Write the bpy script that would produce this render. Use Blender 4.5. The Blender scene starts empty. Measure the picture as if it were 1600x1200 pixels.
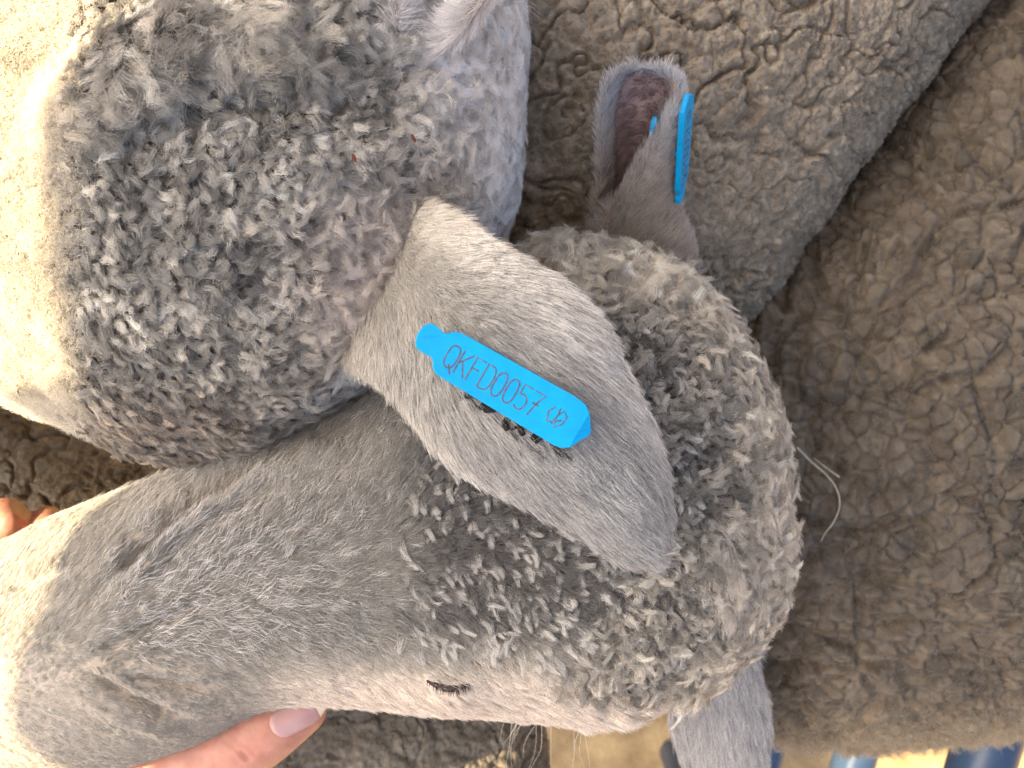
import bpy, bmesh, math, random
import numpy as np
from mathutils import Vector, kdtree
from mathutils.bvhtree import BVHTree

R = math.radians
sc = bpy.context.scene
col = sc.collection

# ------------------------------------------------------------------ camera
H = 1.20                                   # camera height above the ground, looking down into the pen
HFOV = 55.0
KPX = 2 * math.tan(R(HFOV / 2)) / 1600     # metres per photo pixel at 1 m
cam = bpy.data.cameras.new('camera')
cam_o = bpy.data.objects.new('camera', cam)
col.objects.link(cam_o)
cam_o.location = (0, 0, H)
cam.sensor_width = 36; cam.sensor_fit = 'HORIZONTAL'
cam.angle = R(HFOV)
cam.clip_start = 0.01; cam.clip_end = 200
cam.dof.use_dof = True; cam.dof.focus_distance = 0.275; cam.dof.aperture_fstop = 20
sc.camera = cam_o

# ------------------------------------------------------------------ light
SUN_A, SUN_B = 0.70, 0.20                  # sideways travel of the sunlight per metre of fall
sv = Vector((-SUN_A, SUN_B, 1)).normalized()
w = bpy.data.worlds.new('World'); sc.world = w; w.use_nodes = True
nt = w.node_tree; nt.nodes.clear()
sky = nt.nodes.new('ShaderNodeTexSky'); sky.sky_type = 'NISHITA'; sky.sun_disc = False
sky.sun_elevation = math.asin(sv.z); sky.sun_rotation = math.atan2(sv.x, sv.y)
sky.air_density = 0.8; sky.dust_density = 6.0; sky.ozone_density = 1.0
bg = nt.nodes.new('ShaderNodeBackground'); bg.inputs[1].default_value = 0.15
wo = nt.nodes.new('ShaderNodeOutputWorld')
nt.links.new(sky.outputs[0], bg.inputs[0]); nt.links.new(bg.outputs[0], wo.inputs[0])
sun = bpy.data.lights.new('sun', 'SUN'); sun.energy = 5.0; sun.angle = R(0.4); sun.color = (1.0, 0.80, 0.53)
sun_o = bpy.data.objects.new('sun', sun); col.objects.link(sun_o)
sun_o.rotation_euler = sv.to_track_quat('Z', 'Y').to_euler()
sun_o.location = (-1.4, 0.4, 3)
sc.view_settings.view_transform = 'Standard'; sc.view_settings.look = 'None'
sc.view_settings.gamma = 1; sc.view_settings.use_curve_mapping = False
sc.view_settings.exposure = 1.6
sc.render.engine = 'CYCLES'
sc.cycles.max_bounces = 7; sc.cycles.diffuse_bounces = 4; sc.cycles.transmission_bounces = 4
sc.cycles.use_denoising = True
try:
    sc.cycles.denoising_input_passes = 'RGB_ALBEDO_NORMAL'; sc.cycles.denoising_prefilter = 'NONE'
except Exception:
    pass

# ------------------------------------------------------------------ helpers
def P(px, py, d):
    """photo pixel + distance below the camera -> world point"""
    return np.array([(px - 800) * KPX * d, (600 - py) * KPX * d, H - d])

def proj(V):
    d = H - V[:, 2]
    d = np.maximum(d, 1e-4)
    return 800 + V[:, 0] / (KPX * d), 600 - V[:, 1] / (KPX * d), d

def ss(a, b, x):
    t = np.clip((x - a) / (b - a), 0, 1)
    return t * t * (3 - 2 * t)

def hash3(i, j, k, s):
    h = (i.astype(np.uint32) * np.uint32(374761393) + j.astype(np.uint32) * np.uint32(668265263)
         + k.astype(np.uint32) * np.uint32(2147483647) + np.uint32((s * 974634777) & 0xffffffff))
    h = (h ^ (h >> np.uint32(13))) * np.uint32(1274126177)
    h = (h ^ (h >> np.uint32(16))) * np.uint32(2246822519)
    h = h ^ (h >> np.uint32(15))
    return (h & np.uint32(0xffffff)).astype(np.float64) / 0x1000000

def vnoise(p, s=0):
    i = np.floor(p).astype(np.int64); f = p - i; f = f * f * (3 - 2 * f)
    r = 0
    for a in (0, 1):
        for b in (0, 1):
            for c in (0, 1):
                wgt = (f[:, 0] if a else 1 - f[:, 0]) * (f[:, 1] if b else 1 - f[:, 1]) * (f[:, 2] if c else 1 - f[:, 2])
                r = r + wgt * hash3(i[:, 0] + a, i[:, 1] + b, i[:, 2] + c, s)
    return r * 2 - 1

def fbm(p, s=0, o=3):
    r = 0; a = 1; t = 0
    for k in range(o):
        r = r + a * vnoise(p * 2 ** k, s + k); t += a; a *= 0.5
    return r / t

def worley(p, s=0):
    i = np.floor(p).astype(np.int64)
    n = len(p); f1 = np.full(n, 9.0); f2 = np.full(n, 9.0); cid = np.zeros(n)
    for a in (-1, 0, 1):
        for b in (-1, 0, 1):
            for c in (-1, 0, 1):
                g = i + np.array([a, b, c])
                q = np.stack([hash3(g[:, 0], g[:, 1], g[:, 2], s + m) for m in (1, 2, 3)], 1) + g
                d = np.linalg.norm(q - p, axis=1)
                h = hash3(g[:, 0], g[:, 1], g[:, 2], s + 7)
                nearer = d < f1
                f2 = np.where(nearer, f1, np.minimum(f2, d))
                cid = np.where(nearer, h, cid)
                f1 = np.where(nearer, d, f1)
    return f1, f2, cid

def pline(px, py, pts):
    """distance in photo pixels to a polyline, and the parameter along it"""
    best = np.full(len(px), 1e9); tt = np.zeros(len(px)); n = len(pts) - 1
    for k in range(n):
        ax, ay = pts[k]; bx, by = pts[k + 1]
        dx, dy = bx - ax, by - ay
        t = np.clip(((px - ax) * dx + (py - ay) * dy) / (dx * dx + dy * dy), 0, 1)
        d = np.hypot(px - ax - t * dx, py - ay - t * dy)
        m = d < best
        best = np.where(m, d, best); tt = np.where(m, (k + t) / n, tt)
    return best, tt

def crom(A, m):
    """Catmull-Rom through the rows of A with m samples a span"""
    A = np.asarray(A, float); n = len(A)
    E = np.vstack([2 * A[0] - A[1], A, 2 * A[-1] - A[-2]])
    out = []
    for k in range(n - 1):
        p0, p1, p2, p3 = E[k], E[k + 1], E[k + 2], E[k + 3]
        for t in np.arange(m) / m:
            out.append(0.5 * (2 * p1 + (p2 - p0) * t + (2 * p0 - 5 * p1 + 4 * p2 - p3) * t * t + (3 * p1 - p0 - 3 * p2 + p3) * t ** 3))
    out.append(A[-1])
    return np.array(out)

def loft(rings, nseg=40, m=4, power=2.0):
    """rings: (top px, top py, bottom px, bottom py, distance, rise to camera, drop) -> closed shell"""
    Q = crom(rings, m)
    V = []; F = []
    th = np.arange(nseg) / nseg * 2 * math.pi
    c = np.sign(np.cos(th)) * np.abs(np.cos(th)) ** (2 / power)
    s = np.sign(np.sin(th)) * np.abs(np.sin(th)) ** (2 / power)
    for q in Q:
        T = P(q[0], q[1], q[4]); B = P(q[2], q[3], q[4]); C = (T + B) / 2; L = (T - B) / 2
        z = np.where(s > 0, s * max(q[5], 0.001), s * max(q[6], 0.001))
        V.append(C + c[:, None] * L + z[:, None] * np.array([0, 0, 1.0]))
    nr = len(V)
    V = np.vstack(V)
    for r in range(nr - 1):
        for k in range(nseg):
            k2 = (k + 1) % nseg
            F.append((r * nseg + k, r * nseg + k2, (r + 1) * nseg + k2, (r + 1) * nseg + k))
    a = len(V); V = np.vstack([V, V[:nseg].mean(0), V[(nr - 1) * nseg:nr * nseg].mean(0)])
    for k in range(nseg):
        k2 = (k + 1) % nseg
        F.append((a, k2, k)); F.append((a + 1, (nr - 1) * nseg + k, (nr - 1) * nseg + k2))
    return V, F

def tube(pts, rad, nseg=14, m=5, flat=1.0):
    """a tapered limb through 3-D points, rounded at both ends"""
    pts = np.asarray(pts, float); rad = np.asarray(rad, float)
    Q = crom(np.hstack([pts, rad[:, None]]), m)
    C = list(Q[:, :3]); r = list(Q[:, 3])
    d0 = C[0] - C[1]; d0 /= np.linalg.norm(d0); d1 = C[-1] - C[-2]; d1 /= np.linalg.norm(d1)
    head = [(C[0] + d0 * r[0] * k, r[0] * math.sqrt(max(0, 1 - k * k))) for k in (0.95, 0.75, 0.4)]
    tail = [(C[-1] + d1 * r[-1] * k, r[-1] * math.sqrt(max(0, 1 - k * k))) for k in (0.4, 0.75, 0.95)]
    C = [h[0] for h in head] + C + [t[0] for t in tail]
    r = [h[1] for h in head] + r + [t[1] for t in tail]
    V = []; F = []; up = np.array([0.013, 0.021, 1.0])
    n = len(C)
    for k in range(n):
        t = C[min(k + 1, n - 1)] - C[max(k - 1, 0)]; t = t / np.linalg.norm(t)
        a = np.cross(t, up); na = np.linalg.norm(a)
        if na < 0.05: a = np.cross(t, np.array([0, 1.0, 0.1])); na = np.linalg.norm(a)
        a = a / na; b = np.cross(a, t)
        for j in range(nseg):
            an = j / nseg * 2 * math.pi
            V.append(C[k] + r[k] * (math.cos(an) * a + flat * math.sin(an) * b))
    for k in range(n - 1):
        for j in range(nseg):
            j2 = (j + 1) % nseg
            F.append((k * nseg + j, k * nseg + j2, (k + 1) * nseg + j2, (k + 1) * nseg + j))
    V += [C[0], C[-1]]; a = len(V) - 2
    for j in range(nseg):
        j2 = (j + 1) % nseg
        F.append((a, j2, j)); F.append((a + 1, (n - 1) * nseg + j, (n - 1) * nseg + j2))
    return np.array(V), F

def join(*parts):
    V = []; F = []; o = 0
    for v, f in parts:
        V.append(v); F += [tuple(i + o for i in q) for q in f]; o += len(v)
    return np.vstack(V), F

def mesh_of(name, V, F):
    me = bpy.data.meshes.new(name)
    me.from_pydata([tuple(v) for v in V], [], F)
    me.update()
    bm = bmesh.new(); bm.from_mesh(me); bmesh.ops.recalc_face_normals(bm, faces=bm.faces); bm.to_mesh(me); bm.free()
    return me

def laplace(V, E, it, lam=0.5):
    n = len(V); deg = np.bincount(E.ravel(), minlength=n)[:, None]
    deg = np.maximum(deg, 1)
    for _ in range(it):
        A = np.zeros_like(V)
        for c in range(3):
            A[:, c] = np.bincount(E[:, 0], V[E[:, 1], c], n) + np.bincount(E[:, 1], V[E[:, 0], c], n)
        V = V + lam * (A / deg - V)
    return V

def get(me):
    V = np.empty(len(me.vertices) * 3); me.vertices.foreach_get('co', V)
    N = np.empty(len(me.vertices) * 3); me.vertices.foreach_get('normal', N)
    return V.reshape(-1, 3), N.reshape(-1, 3)

def setv(me, V):
    me.vertices.foreach_set('co', V.ravel()); me.update()

def edges(me):
    E = np.empty(len(me.edges) * 2, np.int32); me.edges.foreach_get('vertices', E)
    return E.reshape(-1, 2)

def skin(name, V, F, voxel, smooth=8, view=None, fine=None, post=3):
    """union of overlapping shells as one continuous surface, refined where the camera looks"""
    me = mesh_of(name + '_tmp', V, F)
    o = bpy.data.objects.new(name + '_tmp', me); col.objects.link(o)
    md = o.modifiers.new('r', 'REMESH'); md.mode = 'VOXEL'; md.voxel_size = voxel
    dg = bpy.context.evaluated_depsgraph_get()
    out = bpy.data.meshes.new_from_object(o.evaluated_get(dg))
    bpy.data.objects.remove(o); bpy.data.meshes.remove(me)
    out.name = name
    V, _ = get(out); V = laplace(V, edges(out), smooth); setv(out, V)
    for fn, mz in ((view, -0.1), (fine, 0.0)):
        if fn is None: continue
        V, N = get(out); px, py, d = proj(V)
        ok = (px > -90) & (px < 1690) & (py > -90) & (py < 1290) & (N[:, 2] > mz) & (d < 0.70) & fn(px, py, d)
        ok = ok.tolist()
        bm = bmesh.new(); bm.from_mesh(out); bm.verts.ensure_lookup_table()
        es = [e for e in bm.edges if ok[e.verts[0].index] and ok[e.verts[1].index]]
        bmesh.ops.subdivide_edges(bm, edges=es, cuts=1, use_grid_fill=True)
        bm.to_mesh(out); bm.free()
        V, _ = get(out); V = laplace(V, edges(out), post); setv(out, V)
    out.shade_smooth()
    return out

def obj(name, me, mat, parent=None):
    o = bpy.data.objects.new(name, me); col.objects.link(o)
    if mat: me.materials.append(mat)
    if parent: o.parent = parent; o.matrix_parent_inverse = parent.matrix_world.inverted()
    return o

def thing(name, label, cat, loc=(0, 0, 0), group=None):
    o = bpy.data.objects.new(name, None); col.objects.link(o)
    o.location = loc; o.empty_display_size = 0.05
    o['label'] = label; o['category'] = cat
    if group: o['group'] = group
    bpy.context.view_layer.update()
    return o

def tag(o, label, cat, group=None):
    o['label'] = label; o['category'] = cat
    if group: o['group'] = group
    return o

def bvh_of(me):
    V, _ = get(me)
    return BVHTree.FromPolygons([tuple(v) for v in V], [tuple(p.vertices) for p in me.polygons])

def hit(bvh, px, py, default=0.4):
    dr = Vector(P(px, py, 1.0)) - Vector((0, 0, H))
    h = bvh.ray_cast(Vector((0, 0, H)), dr.normalized())
    if h[0] is None: return default
    return H - h[0].z

# ------------------------------------------------------------------ materials
def new_mat(name):
    m = bpy.data.materials.new(name); m.use_nodes = True
    n = m.node_tree; n.nodes.clear()
    out = n.nodes.new('ShaderNodeOutputMaterial')
    return m, n, out

def hair_mat(name, trans=0.3, gloss=0.06):
    m, n, out = new_mat(name)
    at = n.nodes.new('ShaderNodeAttribute'); at.attribute_name = 'col'
    d = n.nodes.new('ShaderNodeBsdfDiffuse'); t = n.nodes.new('ShaderNodeBsdfTranslucent')
    g = n.nodes.new('ShaderNodeBsdfGlossy'); g.inputs['Roughness'].default_value = 0.45
    m1 = n.nodes.new('ShaderNodeMixShader'); m1.inputs[0].default_value = trans
    m2 = n.nodes.new('ShaderNodeMixShader'); m2.inputs[0].default_value = gloss
    n.links.new(at.outputs['Color'], d.inputs[0]); n.links.new(at.outputs['Color'], t.inputs[0])
    n.links.new(d.outputs[0], m1.inputs[1]); n.links.new(t.outputs[0], m1.inputs[2])
    n.links.new(m1.outputs[0], m2.inputs[1]); n.links.new(g.outputs[0], m2.inputs[2])
    n.links.new(m2.outputs[0], out.inputs[0])
    return m

def surf_mat(name, c1, c2, scale=60, rough=0.9, bump=0.3, bscale=600, attr=False, sss=0.0, bdist=0.0006):
    """two-tone procedural surface with fine relief; attr: base colour from the mesh's own 'tint'"""
    m, n, out = new_mat(name)
    p = n.nodes.new('ShaderNodeBsdfPrincipled'); p.inputs['Roughness'].default_value = rough
    p.inputs['Specular IOR Level'].default_value = 0.25
    tc = n.nodes.new('ShaderNodeTexCoord')
    nz = n.nodes.new('ShaderNodeTexNoise'); nz.inputs['Scale'].default_value = scale; nz.inputs['Detail'].default_value = 6
    n.links.new(tc.outputs['Object'], nz.inputs['Vector'])
    cr = n.nodes.new('ShaderNodeValToRGB')
    cr.color_ramp.elements[0].position = 0.35; cr.color_ramp.elements[1].position = 0.68
    cr.color_ramp.elements[0].color = (*c1, 1); cr.color_ramp.elements[1].color = (*c2, 1)
    n.links.new(nz.outputs['Fac'], cr.inputs[0])
    src = cr.outputs[0]
    if attr:
        at = n.nodes.new('ShaderNodeAttribute'); at.attribute_name = 'tint'
        mx = n.nodes.new('ShaderNodeMix'); mx.data_type = 'RGBA'; mx.blend_type = 'MULTIPLY'; mx.inputs[0].default_value = 1
        n.links.new(src, mx.inputs[6]); n.links.new(at.outputs['Color'], mx.inputs[7]); src = mx.outputs[2]
    n.links.new(src, p.inputs['Base Color'])
    if sss:
        p.inputs['Subsurface Weight'].default_value = sss
        p.inputs['Subsurface Radius'].default_value = (1.0, 0.35, 0.2); p.inputs['Subsurface Scale'].default_value = 0.006
    nb = n.nodes.new('ShaderNodeTexNoise'); nb.inputs['Scale'].default_value = bscale; nb.inputs['Detail'].default_value = 4
    n.links.new(tc.outputs['Object'], nb.inputs['Vector'])
    b = n.nodes.new('ShaderNodeBump'); b.inputs['Strength'].default_value = bump; b.inputs['Distance'].default_value = bdist
    n.links.new(nb.outputs['Fac'], b.inputs['Height']); n.links.new(b.outputs[0], p.inputs['Normal'])
    n.links.new(p.outputs[0], out.inputs[0])
    return m

M = {}
M['hair'] = hair_mat('short_hair', 0.25, 0.07)
M['wool'] = hair_mat('wool_fibre', 0.35, 0.02)
M['skin'] = surf_mat('hide', (0.30, 0.25, 0.21), (0.40, 0.34, 0.28), 90, 0.9, 0.3, 900, attr=True)
M['fleece'] = surf_mat('dusty_fleece', (0.80, 0.80, 0.80), (1.0, 1.0, 1.0), 160, 1.0, 0.9, 1100, attr=True, bdist=0.0008)
M['inner_ear'] = surf_mat('inner_ear_skin', (0.40, 0.28, 0.26), (0.56, 0.41, 0.38), 110, 0.7, 0.3, 700)
M['human'] = surf_mat('human_skin', (0.40, 0.18, 0.125), (0.50, 0.245, 0.175), 140, 0.45, 0.35, 1500, sss=0.25, bdist=0.0003)
M['nail'] = surf_mat('fingernail', (0.46, 0.25, 0.24), (0.54, 0.33, 0.31), 60, 0.22, 0.05, 800, sss=0.2)
M['nail_tip'] = surf_mat('nail_free_edge', (0.50, 0.42, 0.30), (0.58, 0.50, 0.38), 200, 0.3, 0.05, 800)
M['tag'] = surf_mat('blue_tag_plastic', (0.0, 0.305, 0.62), (0.0, 0.35, 0.70), 160, 0.38, 0.4, 500, bdist=0.0002)
def scuff(m):
    n = m.node_tree; p = next(x for x in n.nodes if x.type == 'BSDF_PRINCIPLED')
    tc = n.nodes.new('ShaderNodeTexCoord'); mp = n.nodes.new('ShaderNodeMapping')
    mp.inputs['Rotation'].default_value = (0, 0, 0.9); mp.inputs['Scale'].default_value = (90, 1500, 300)
    nz = n.nodes.new('ShaderNodeTexNoise'); nz.inputs['Scale'].default_value = 1.0; nz.inputs['Detail'].default_value = 5
    cr = n.nodes.new('ShaderNodeValToRGB'); cr.color_ramp.elements[0].position = 0.60; cr.color_ramp.elements[1].position = 0.72
    cr.color_ramp.elements[0].color = (1, 1, 1, 1); cr.color_ramp.elements[1].color = (0.72, 0.76, 0.80, 1)
    mx = n.nodes.new('ShaderNodeMix'); mx.data_type = 'RGBA'; mx.blend_type = 'MULTIPLY'; mx.inputs[0].default_value = 0.7
    src = p.inputs['Base Color'].links[0].from_socket
    n.links.new(tc.outputs['Object'], mp.inputs[0]); n.links.new(mp.outputs[0], nz.inputs['Vector']); n.links.new(nz.outputs['Fac'], cr.inputs[0])
    n.links.new(src, mx.inputs[6]); n.links.new(cr.outputs[0], mx.inputs[7]); n.links.new(mx.outputs[2], p.inputs['Base Color'])
scuff(M['tag'])
M['ink'] = surf_mat('engraved_grey', (0.07, 0.09, 0.10), (0.13, 0.15, 0.16), 900, 0.8, 0.2, 1500)
M['crust'] = surf_mat('dried_crust', (0.006, 0.005, 0.004), (0.03, 0.022, 0.016), 300, 0.8, 1.0, 900)
M['lash'] = surf_mat('dark_eyelid', (0.03, 0.02, 0.018), (0.07, 0.045, 0.04), 300, 0.6, 0.4, 900)
M['straw'] = surf_mat('dry_straw', (0.34, 0.30, 0.20), (0.48, 0.43, 0.31), 300, 0.5, 0.1, 800)
M['seed'] = surf_mat('seed_husk', (0.07, 0.018, 0.01), (0.12, 0.035, 0.02), 300, 0.6, 0.2, 900)
M['soil'] = surf_mat('sandy_soil', (0.30, 0.20, 0.095), (0.55, 0.39, 0.19), 24, 1.0, 0.8, 220, bdist=0.004)
M['rail'] = surf_mat('blue_grey_paint', (0.03, 0.055, 0.10), (0.045, 0.08, 0.14), 40, 0.3, 0.05, 400)
M['blocker'] = surf_mat('weathered_steel', (0.35, 0.36, 0.36), (0.45, 0.45, 0.44), 6, 0.5, 0.1, 30)

# ------------------------------------------------------------------ fibres
def surface(me):
    V, N = get(me)
    me.calc_loop_triangles()
    T = np.empty(len(me.loop_triangles) * 3, np.int32); me.loop_triangles.foreach_get('vertices', T)
    return V, N, T.reshape(-1, 3)

def unit(a):
    return a / np.maximum(np.linalg.norm(a, axis=1), 1e-9)[:, None]

def grow(name, parent, me, per_cm2, fld, seed, mat, npts=5, rad=0.00007, spacing=0.004, clump=0.6,
         frizz=0.06, curl=0.0, curl_turns=1.5, minz=-0.25, frame=(-110, 1710, -110, 1310), jitter=18, droop=0.35, lenvar=0.35, cvar=0.28):
    """curved fibres rooted on a surface.  fld(px,py,V,rng) -> density 0..1, length, lift 0..1, flow angle deg (photo), colour"""
    rng = np.random.default_rng(seed)
    V, N, T = surface(me)
    C = V[T].mean(1); cn = N[T].mean(1)
    e1 = V[T[:, 1]] - V[T[:, 0]]; e2 = V[T[:, 2]] - V[T[:, 0]]
    area = 0.5 * np.linalg.norm(np.cross(e1, e2), axis=1)
    px, py, d = proj(C)
    vis = (px > frame[0]) & (px < frame[1]) & (py > frame[2]) & (py < frame[3]) & (cn[:, 2] > minz) & (d < 0.8)
    idx = np.nonzero(vis)[0]
    dens = fld(px[idx], py[idx], C[idx], rng)[0]
    wgt = area[idx] * 1e4 * per_cm2 * np.clip(dens, 0, 2)
    cnt = rng.poisson(wgt)
    tri = np.repeat(idx, cnt); n = len(tri)
    if n < 10: return None
    a = rng.random((n, 2)); fl = a.sum(1) > 1; a[fl] = 1 - a[fl]
    root = V[T[tri, 0]] + a[:, :1] * (V[T[tri, 1]] - V[T[tri, 0]]) + a[:, 1:] * (V[T[tri, 2]] - V[T[tri, 0]])
    nn = unit(N[T[tri]].mean(1))
    qx, qy, _ = proj(root)
    _, L, lift, ang, colr = fld(qx, qy, root, rng)
    L = L * (1 + lenvar * (rng.random(n) * 2 - 1))
    an = np.radians(ang + jitter * rng.standard_normal(n))
    t = np.stack([np.cos(an), np.sin(an), np.zeros(n)], 1)
    t = unit(t - nn * (t * nn).sum(1)[:, None]); bt = np.cross(nn, t)
    lift = np.clip(lift + 0.08 * rng.standard_normal(n), 0.03, 1.0)
    d0 = unit(nn * lift[:, None] + t * (1 - lift)[:, None])
    s = np.linspace(0, 1, npts)
    path = root[:, None] - nn[:, None] * 0.0004 + L[:, None, None] * (s[None, :, None] * d0[:, None] + droop * (s ** 2)[None, :, None] * (t * 0.8 - nn * 0.45 * lift[:, None])[:, None])
    ph = rng.random((n, 4)) * 6.283; fr = 1.5 + rng.random((n, 2)) * 2
    wob = (np.sin(s[None] * 6.283 * fr[:, :1] + ph[:, :1]) - np.sin(ph[:, :1]))[..., None] * t[:, None] + \
          (np.sin(s[None] * 6.283 * fr[:, 1:] + ph[:, 1:2]) - np.sin(ph[:, 1:2]))[..., None] * bt[:, None]
    if clump > 0:
        k = max(4, int(area[idx][dens > 0.05].sum() / spacing ** 2 * 1.0))
        ci = rng.choice(n, min(k, n), replace=False)
        kd = kdtree.KDTree(len(ci))
        for j, c in enumerate(ci): kd.insert(root[c], j)
        kd.balance()
        near = np.fromiter((kd.find(r)[1] for r in root), np.int64, n)
        cp = path[ci]
        if curl > 0:
            cph = rng.random(len(ci)) * 6.283; cs = np.where(rng.random(len(ci)) < 0.5, 1, -1)
            w_ = 6.283 * curl_turns
            off = (np.cos(cph[:, None] + cs[:, None] * w_ * s[None]) - np.cos(cph)[:, None])[..., None] * t[ci][:, None] + \
                  (np.sin(cph[:, None] + cs[:, None] * w_ * s[None]) - np.sin(cph)[:, None])[..., None] * bt[ci][:, None]
            cp = cp + off * (curl * L[ci])[:, None, None] * s[None, :, None]
        wt = clump * s ** 0.8
        path = path * (1 - wt)[None, :, None] + (cp[near]) * wt[None, :, None]
        lo = rng.random(len(ci))[near]
        colr = colr * (1 - cvar / 2 + cvar * lo)[:, None]
    path = path + wob * (frizz * L)[:, None, None] * s[None, :, None]
    colr = np.clip(colr * (0.88 + 0.24 * rng.random(n))[:, None], 0.004, 0.95)
    hc = bpy.data.hair_curves.new(name)
    hc.add_curves([npts] * n)
    hc.attributes['position'].data.foreach_set('vector', path.astype(np.float32).ravel())
    ra = hc.attributes.get('radius') or hc.attributes.new('radius', 'FLOAT', 'POINT')
    prof = np.array([1.0 - 0.75 * x ** 2 for x in s])
    rr = rad * (0.7 + 0.6 * rng.random(n))[:, None] * prof[None]
    ra.data.foreach_set('value', rr.astype(np.float32).ravel())
    ca = hc.attributes.new('col', 'FLOAT_COLOR', 'CURVE')
    ca.data.foreach_set('color', np.hstack([colr, np.ones((n, 1))]).astype(np.float32).ravel())
    hc.materials.append(mat)
    o = bpy.data.objects.new(name, hc); col.objects.link(o)
    if parent: o.parent = parent; o.matrix_parent_inverse = parent.matrix_world.inverted()
    print(name, n)
    return o

def rgb(c, n): return np.tile(np.array(c, float), (n, 1))
def lerp(a, b, t): return a * (1 - t[:, None]) + b * t[:, None]

def tint(me, C):
    a = me.attributes.new('tint', 'FLOAT_COLOR', 'POINT')
    a.data.foreach_set('color', np.hstack([np.clip(C, 0, 1), np.ones((len(C), 1))]).astype(np.float32).ravel())

def fleece_height(V, cell, seed, warp=0.35, stretch=(1, 1, 1), soft=0.5):
    """packed wool locks: rounded lumps parted by narrow clefts"""
    q = V / cell / np.array(stretch)
    q = q + warp * np.stack([fbm(q * 0.6, seed + 11, 2), fbm(q * 0.6, seed + 23, 2), fbm(q * 0.6, seed + 31, 2)], 1)
    f1, f2, cid = worley(q, seed)
    lump = np.sqrt(np.clip(1 - (f1 / 0.95) ** 2, 0, 1))
    cleft = ss(0, 0.22, f2 - f1)
    return soft * lump + (1 - soft) * cleft + 0.35 * (cid - 0.5), cleft, cid

# ------------------------------------------------------------------ ground, pen rails, added shade roof
bm = bmesh.new()
n_ = 90
gv = {}
for i in range(n_ + 1):
    for j in range(n_ + 1):
        a = (i / n_ * 2 - 1); b = (j / n_ * 2 - 1)
        x = math.copysign(abs(a) ** 3, a) * 60 + a * 2; y = math.copysign(abs(b) ** 3, b) * 60 + b * 2
        gv[i, j] = bm.verts.new((x, y, 0.012 * math.sin(x * 9 + 1) * math.sin(y * 7) + 0.006 * math.sin(x * 31) * math.cos(y * 27) if abs(x) < 3 and abs(y) < 3 else 0))
for i in range(n_):
    for j in range(n_):
        bm.faces.new((gv[i, j], gv[i + 1, j], gv[i + 1, j + 1], gv[i, j + 1]))
me = bpy.data.meshes.new('ground'); bm.to_mesh(me); bm.free(); me.shade_smooth()
g = obj('ground', me, M['soil']); g['kind'] = 'structure'

gate = thing('pen_panel', 'blue tubular steel pen panel at the lower right behind the fleece', 'gate', (0.25, -0.3, 0))
def rail_line(cx, cy, d, y0, y1, slope):
    """a straight rail through photo pixel (cx,cy) at distance d, in a level plane"""
    p = P(cx, cy, d)
    return [np.array([p[0] + slope * (y - p[1]), y, p[2]]) for y in (y0, y1)]
for (cx, cy, d) in ((1538, 1178, 0.50), (1334, 1190, 0.755), (1196, 1192, 1.05)):
    a, b = rail_line(cx, cy, d, -0.13, -1.5, 0.30)
    V, F = tube([a, (a + b) / 2, b], [0.016] * 3, 24, 6)
    me = mesh_of('rail', V, F); me.shade_smooth(); obj('rail', me, M['rail'], gate)
for t in (0.45, 1.28):
    x0 = P(1538, 1178, 0.5)[0] + 0.30 * (-t + 0.188) + 0.036
    V, F = tube([(x0, -t, 0.0), (x0, -t, 0.4), (x0, -t, 0.80)], [0.018] * 3, 20, 4)
    me = mesh_of('post', V, F); me.shade_smooth(); obj('post', me, M['rail'], gate)

blocker = thing('shade_sheets', 'steel roof sheets added out of view to throw the shade', 'blocker', (0, 0.25, 1.7))
def sheet(x0, x1, y0, y1, z, skew=0.0):  # unseen sheet added to block the sun, edge skewed to shape the shade
    V = []; F = []; n = max(8, int((y1 - y0) / 0.02))
    for k in range(n + 1):
        y = y0 + (y1 - y0) * k / n
        zz = z + 0.009 * math.sin(y * 2 * math.pi / 0.076)
        xe = x0 + skew * min(y - y0, 0.07) + 0.22 * skew * max(0.0, y - y0 - 0.07)
        V += [(xe, y, zz), (x1, y, zz), (xe, y, zz + 0.0015), (x1, y, zz + 0.0015)]
    for k in range(n):
        a = 4 * k; b = a + 4
        F += [(a, a + 1, b + 1, b), (a + 2, b + 2, b + 3, a + 3), (a, b, b + 2, a + 2), (a + 1, a + 3, b + 3, b + 1)]
    F += [(0, 2, 3, 1), (4 * n, 4 * n + 1, 4 * n + 3, 4 * n + 2)]
    me = mesh_of('blocker_sheet', np.array(V), F); me.shade_smooth()
    return obj('blocker_sheet', me, M['blocker'], blocker)
ZR = H + 0.5
sheet(-0.716, 0.62, -0.010, 0.156, ZR)
sheet(-0.690, 0.62, 0.146, 0.52, ZR + 0.022, 0.67)

# ------------------------------------------------------------------ sheep bodies
def legs(spots, ztop):
    out = []
    for x, y in spots:
        out.append(tube([(x, y, ztop), (x + 0.004, y, ztop * 0.55), (x, y, ztop * 0.25), (x + 0.006, y, 0.05), (x + 0.008, y, 0.03)],
                        [0.055, 0.030, 0.022, 0.020, 0.027], 12, 4))
    return out

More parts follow.
